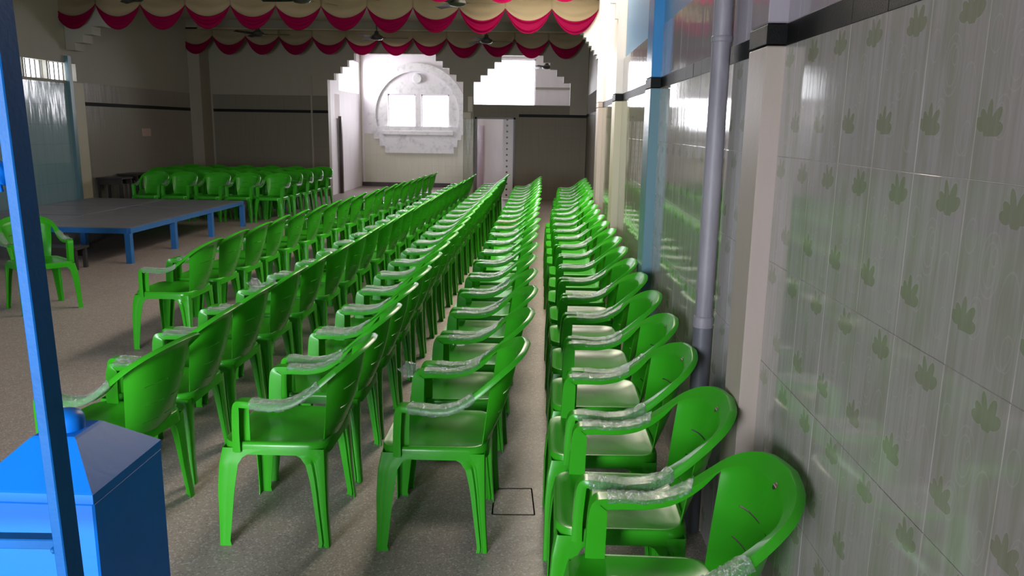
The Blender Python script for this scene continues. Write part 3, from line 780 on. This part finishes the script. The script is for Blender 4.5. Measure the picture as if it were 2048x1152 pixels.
# ------------------------------------------------------------------ gate at the left
PXX = -.862
g = empty('metal_gate', (PXX+.006, 1.325, 0)); g.rotation_euler = (0, -.021, 0); tag(g, 'blue painted metal gate frame in the left foreground with cross rails', 'gate')
box('upright', (-.010, .010, -.026, .026, .02, 3.4), 'gatedull', g, .002)
box('rail', (-.9, -.010, -.014, .014, .965, .985), 'gatedull', g, .002)
box('rail', (-.9, -.010, -.012, .012, 1.660, 1.674), 'gatedull', g, .002)
box('rail', (-.9, -.010, -.012, .012, .10, .13), 'gatedull', g, .002)
box('upright', (-.92, -.90, -.026, .026, .02, 3.4), 'gate', g, .002)
bm = bmesh.new()
r = bmesh.ops.create_icosphere(bm, subdivisions=3, radius=.0135)
for v in bm.verts:
    v.co += noise.noise_vector(v.co*90)*.004; v.co.z *= 1.5
    v.co += V((-.022, -.016, 1.662))
add_cyl(bm, (-.03, -.02, 1.672), (-.022, -.02, 1.630), .006, .004, 10)
bm_obj('weld_knob', bm, 'gate', g, True)
bm = bmesh.new(); r = bmesh.ops.create_icosphere(bm, subdivisions=2, radius=.008)
for v in bm.verts: v.co += noise.noise_vector(v.co*120)*.003+V((-.012, -.018, .968))
bm_obj('weld_knob', bm, 'gatedull', g, True)
# box pillar with pyramid cap and knob
pl = empty('gate_pillar', (-1.055, 1.64, 0)); tag(pl, 'blue painted square gate pillar with pyramid cap and round knob', 'pillar')
hw, hd = .135, .15; zt = .985
box('pillar_body', (-hw, hw, -hd, hd, 0, zt-.02), 'gate', pl, .004)
bm = bmesh.new()
L = []
for (a, b, z) in ((hw, hd, zt-.02), (hw, hd, zt), (hw-.004, hd-.004, zt+.004), (.052, .056, zt+.082), (.045, .05, zt+.086)):
    L.append([bm.verts.new((sx*a, sy*b, z)) for sx, sy in ((-1, -1), (1, -1), (1, 1), (-1, 1))])
grid_faces(bm, L, True); bm.faces.new(L[0][::-1]); bm.faces.new(L[-1]); bm_obj('pyramid_cap', bm, 'gate', pl)
bm = bmesh.new(); add_lathe(bm, (0, 0, zt+.08), [(.036, 0), (.037, .02), (.036, .032), (.031, .041), (.02, .048), (.006, .051)], 28); bm_obj('knob', bm, 'gate', pl, True, 40)

# ------------------------------------------------------------------ swag valances
def swag_meshes(wd):
    def z_low(t): return -.16-.41*(1-(2*t-1)**2)**.85     # bottom edge of the crimson border
    def z_mid(t): return -.15-.205*(1-(2*t-1)**2)**.9
    n = 22
    def fold(t, q):
        e = math.sin(math.pi*t); return -.05*e*q-.012*e*math.sin(q*22)
    bm = bmesh.new(); G = []
    for i in range(n+1):
        t = i/n; r = []
        for j in range(13):
            q = j/12; z = (1-q)*0+q*z_mid(t); r.append(bm.verts.new((t*wd, fold(t, q*.6), z)))
        G.append(r)
    grid_faces(bm, G); cream = bm
    bm = bmesh.new(); G = []
    for i in range(n+1):
        t = i/n; r = []
        for j in range(13):
            q = j/12; z = z_mid(t)*(1-q)+q*z_low(t)+.004; r.append(bm.verts.new((t*wd, fold(t, .6+q*.5)-.008-.012*math.sin(math.pi*t)*math.sin(q*19), z)))
        G.append(r)
    grid_faces(bm, G)
    return cream, bm
cream_bm, crim_bm = swag_meshes(.785)
for b_ in (cream_bm, crim_bm): bmesh.ops.solidify(b_, geom=b_.faces[:], thickness=.003)
a = bm_obj('scallop_drape', cream_bm, 'cream', None, True); cream_me = a.data; bpy.data.objects.remove(a)
a = bm_obj('scallop_border', crim_bm, 'crimson', None, True); crim_me = a.data; bpy.data.objects.remove(a)
def valance(y, xr, n, z, label, wd=.785):
    v = empty('swag_valance', (xr-n*wd, y, z)); tag(v, label, 'curtain', None)
    for k in range(n):
        jz = random.uniform(-.02, .02); sc = random.uniform(.96, 1.05)
        for me, nm in ((cream_me, 'scallop_drape'), (crim_me, 'scallop_border')):
            o = bpy.data.objects.new(nm, me); C.objects.link(o); o.parent = v; o.location = (k*wd, 0, 0); o.scale = (wd/.785, 1, sc)
    box('rod', (0, n*wd, .0, .03, -.02, .03), 'cream', v)
    return v
valance(14.0, .88, 12, 3.86, 'cream and crimson scalloped valance, the middle one hanging across the whole hall')
valance(18.95, .86, 12, 3.88, 'shaded cream and crimson scalloped valance, the farthest, in front of the two arches')
valance(10.45, .62, 11, 3.86, 'cream and crimson scalloped valance, the nearest, cut by the top edge of view')

# ------------------------------------------------------------------ ceiling fans
def fan(x, y, rz, zz, label):
    f = empty('ceiling_fan', (x, y, zz), rz); tag(f, label, 'fan', None)
    bm = bmesh.new(); add_cyl(bm, (0, 0, .06), (0, 0, ZC-zz), .012, seg=10); bm_obj('down_rod', bm, 'darkmetal', f, True, 40)
    bm = bmesh.new(); add_lathe(bm, (0, 0, -.05), [(.03, 0), (.10, .012), (.125, .04), (.12, .075), (.07, .105), (.045, .125), (.035, .17), (.015, .18)], 24); bm_obj('motor', bm, 'darkmetal', f, True, 40)
    bm = bmesh.new(); add_lathe(bm, (0, 0, ZC-zz-.07), [(.02, 0), (.055, .02), (.06, .07)], 16); bm_obj('canopy', bm, 'darkmetal', f, True, 40)
    for k in range(3):
        bm = bmesh.new(); a = k*2*math.pi/3; G = []
        for i in range(7):
            d = .11+.50*i/6; w_ = .05+.02*math.sin(math.pi*min(1, i/5)) if i else .02
            G.append([bm.verts.new((d, -w_, -.012+.0)), bm.verts.new((d, 0, 0)), bm.verts.new((d, w_, .012))])
        grid_faces(bm, G); bmesh.ops.solidify(bm, geom=bm.faces[:], thickness=.004)
        bmesh.ops.rotate(bm, cent=(0, 0, 0), matrix=Matrix.Rotation(a, 3, 'Z'), verts=bm.verts); bm_obj('blade', bm, 'darkmetal', f)
fan(-5.85, 11.6, .2, 3.46, 'dark ceiling fan, leftmost of the three in front of the middle valance')
fan(-3.45, 11.6, .9, 3.46, 'dark ceiling fan hanging second from left before the middle valance')
fan(-1.25, 11.6, .05, 3.44, 'dark ceiling fan, rightmost of the three in front of the middle valance')
fan(-5.65, 16.0, .1, 3.46, 'dark ceiling fan, leftmost of the three in front of the rear valance')
fan(-3.3, 16.0, .15, 3.42, 'dark ceiling fan before the left arch, middle one of the rear three')
fan(-1.15, 16.0, .2, 3.38, 'dark ceiling fan, rightmost of the three in front of the rear valance')
fan(.05, 21.2, .1, 3.28, 'dark ceiling fan in the far room, seen through the right arch')
# framed print on the left wall
pr = box('wall_print', (WL, WL+.02, 16.55, 16.9, 1.44, 1.60), 'paper', None, .003); tag(pr, 'small faded pinkish print on the tiled left wall below the black band', 'picture')
